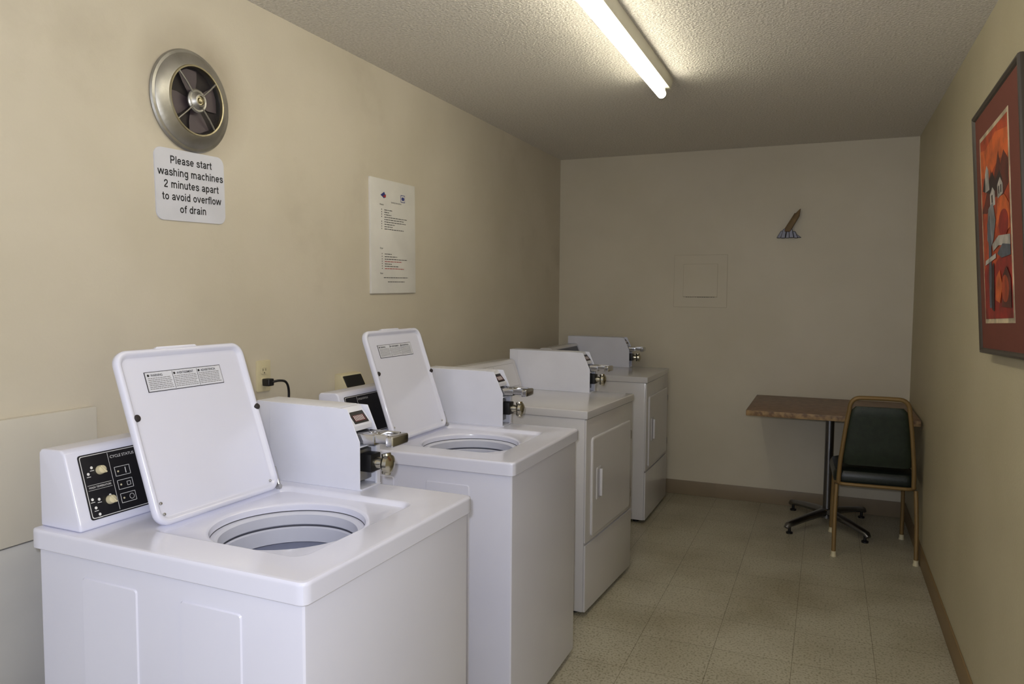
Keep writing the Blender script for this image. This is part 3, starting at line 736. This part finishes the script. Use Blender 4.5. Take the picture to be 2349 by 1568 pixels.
loft(b, rings, True, True); obj('backrest', b, M['green'], ch, ang=60)

# ------------------------------------------------------------ framed picture on the right wall
pf = thing('framed_picture', 'framed red and orange abstract print on the right wall', 'picture', (XR-0.005, 2.590, 1.288))
upv = Vector((-0.050, 0.0, 0.775))
pm = frame((-0.022, 0, 0), (0, -1, 0), upv) @ Matrix.Rotation(math.radians(2.0), 4, 'Z')
Wf, Hf = 0.335, 0.785
b = NB()
def fr_ring(i, z): return [(x, y, z) for x, y in ((-Wf+i, i), (Wf-i, i), (Wf-i, Hf-i), (-Wf+i, Hf-i))]
loft(b, [fr_ring(0.004, -0.014), fr_ring(0, 0.0), fr_ring(0, 0.006), fr_ring(0.002, 0.011), fr_ring(0.008, 0.012), fr_ring(0.014, 0.008), fr_ring(0.018, 0.002)], True, False, mtx=pm); obj('frame', b, M['frame'], pf, ang=20)
b = NB(); box(b, -Wf+0.014, Wf-0.014, 0.014, Hf-0.014, -0.004, 0.003, mtx=pm); obj('mat_board', b, M['mat'], pf)
A0, A1, B0, B1 = -0.236, 0.155, 0.112, 0.680
acol = {'bg': (184, 70, 28), 'or': (210, 98, 40), 'rd': (150, 32, 20), 'dk': (44, 24, 24), 'wh': (186, 180, 172), 'bl': (86, 92, 104), 'cr': (210, 192, 160), 'gy': (132, 134, 138), 'br': (96, 36, 24)}
amat = [mat('print_'+k, v, 0.5, c2=tuple(x*0.72 for x in v), scale=18, detail=8) for k, v in acol.items()]
ai = {k: i for i, k in enumerate(acol)}
b = NB(); flat(b, A0-0.014, A1+0.014, B0-0.014, B1+0.014, 0.0038, pm, ai['cr'], 0.001)
flat(b, A0, A1, B0, B1, 0.0046, pm, ai['bg'], 0.001)
layer = [0.0049]
def art(k, pts):
    P = [(A0+(A1-A0)*u, B0+(B1-B0)*v) for u, v in pts]
    prism(b, P, layer[0]-0.0004, layer[0], pm, mi=ai[k]); layer[0] += 0.00012
def blob(k, cx, cy, rx, ry, n=18): art(k, [(cx+rx*math.cos(2*PI*i/n), cy+ry*math.sin(2*PI*i/n)) for i in range(n)])
art('or', [(0, 0.80), (0.3, 0.76), (0.7, 0.82), (1, 0.78), (1, 0.93), (0.6, 0.97), (0.2, 0.93), (0, 0.95)])
art('rd', [(0, 0), (1, 0), (1, 0.30), (0.7, 0.34), (0.4, 0.28), (0.2, 0.33), (0, 0.26)])
art('br', [(0, 0.60), (0.15, 0.66), (0.3, 0.74), (0.4, 0.80), (0.46, 0.72), (0.6, 0.80), (0.68, 0.86), (0.74, 0.78), (0.86, 0.84), (1, 0.78), (1, 0.66), (0.8, 0.62), (0.5, 0.64), (0.2, 0.58)])
art('dk', [(0.05, 0.72), (0.14, 0.78), (0.22, 0.80), (0.32, 0.74), (0.45, 0.78), (0.55, 0.72), (0.7, 0.76), (0.8, 0.70), (0.6, 0.67), (0.3, 0.68)])
art('wh', [(0.16, 0.70), (0.17, 0.80), (0.20, 0.82), (0.24, 0.84), (0.30, 0.81), (0.32, 0.70)])
art('wh', [(0.34, 0.60), (0.34, 0.67), (0.44, 0.70), (0.52, 0.67), (0.52, 0.60)])
art('wh', [(0.62, 0.62), (0.62, 0.69), (0.72, 0.72), (0.80, 0.68), (0.80, 0.63)])
for u in (0.66, 0.73): art('dk', [(u, 0.64), (u, 0.68), (u+0.03, 0.68), (u+0.03, 0.64)])
art('dk', [(0.40, 0.62), (0.40, 0.66), (0.44, 0.66), (0.44, 0.62)])
art('gy', [(0.18, 0.44), (0.26, 0.60), (0.44, 0.62), (0.52, 0.52), (0.42, 0.42), (0.30, 0.38)])
art('or', [(0.55, 0.50), (0.62, 0.62), (0.85, 0.62), (1, 0.56), (1, 0.44), (0.7, 0.42)])
blob('rd', 0.80, 0.48, 0.17, 0.07)
art('wh', [(0.38, 0.40), (0.62, 0.43), (1.0, 0.41), (1.0, 0.36), (0.6, 0.38), (0.40, 0.36)])
art('bl', [(0.55, 0.34), (0.75, 0.38), (1.0, 0.36), (1.0, 0.31), (0.7, 0.31)])
art('bl', [(0.20, 0.06), (0.24, 0.40), (0.20, 0.52), (0.30, 0.56), (0.34, 0.40), (0.28, 0.06)])
art('wh', [(0.08, 0.30), (0.10, 0.325), (0.50, 0.345), (0.50, 0.32)])
art('dk', [(0.30, 0.05), (0.34, 0.28), (0.42, 0.30), (0.38, 0.04)])
art('or', [(0.44, 0.10), (0.50, 0.22), (0.62, 0.25), (0.70, 0.17), (0.60, 0.08)])
art('br', [(0.66, 0.06), (0.72, 0.22), (0.86, 0.26), (0.98, 0.20), (0.98, 0.05)])
blob('bg', 0.80, 0.15, 0.12, 0.07)
obj('artwork', b, amat, pf)

# ------------------------------------------------------------ lights
w = bpy.data.worlds.new('world'); S.world = w; w.use_nodes = True
w.node_tree.nodes['Background'].inputs['Color'].default_value = (0.80, 0.85, 1.0, 1)
w.node_tree.nodes['Background'].inputs['Strength'].default_value = 0.68
ld = bpy.data.lights.new('camera_flash', 'POINT'); ld.energy = 63; ld.color = (0.90, 0.92, 1.0); ld.shadow_soft_size = 0.02
lo = bpy.data.objects.new('camera_flash', ld); COL.objects.link(lo); lo.location = (-0.03, -0.02, H+0.06)
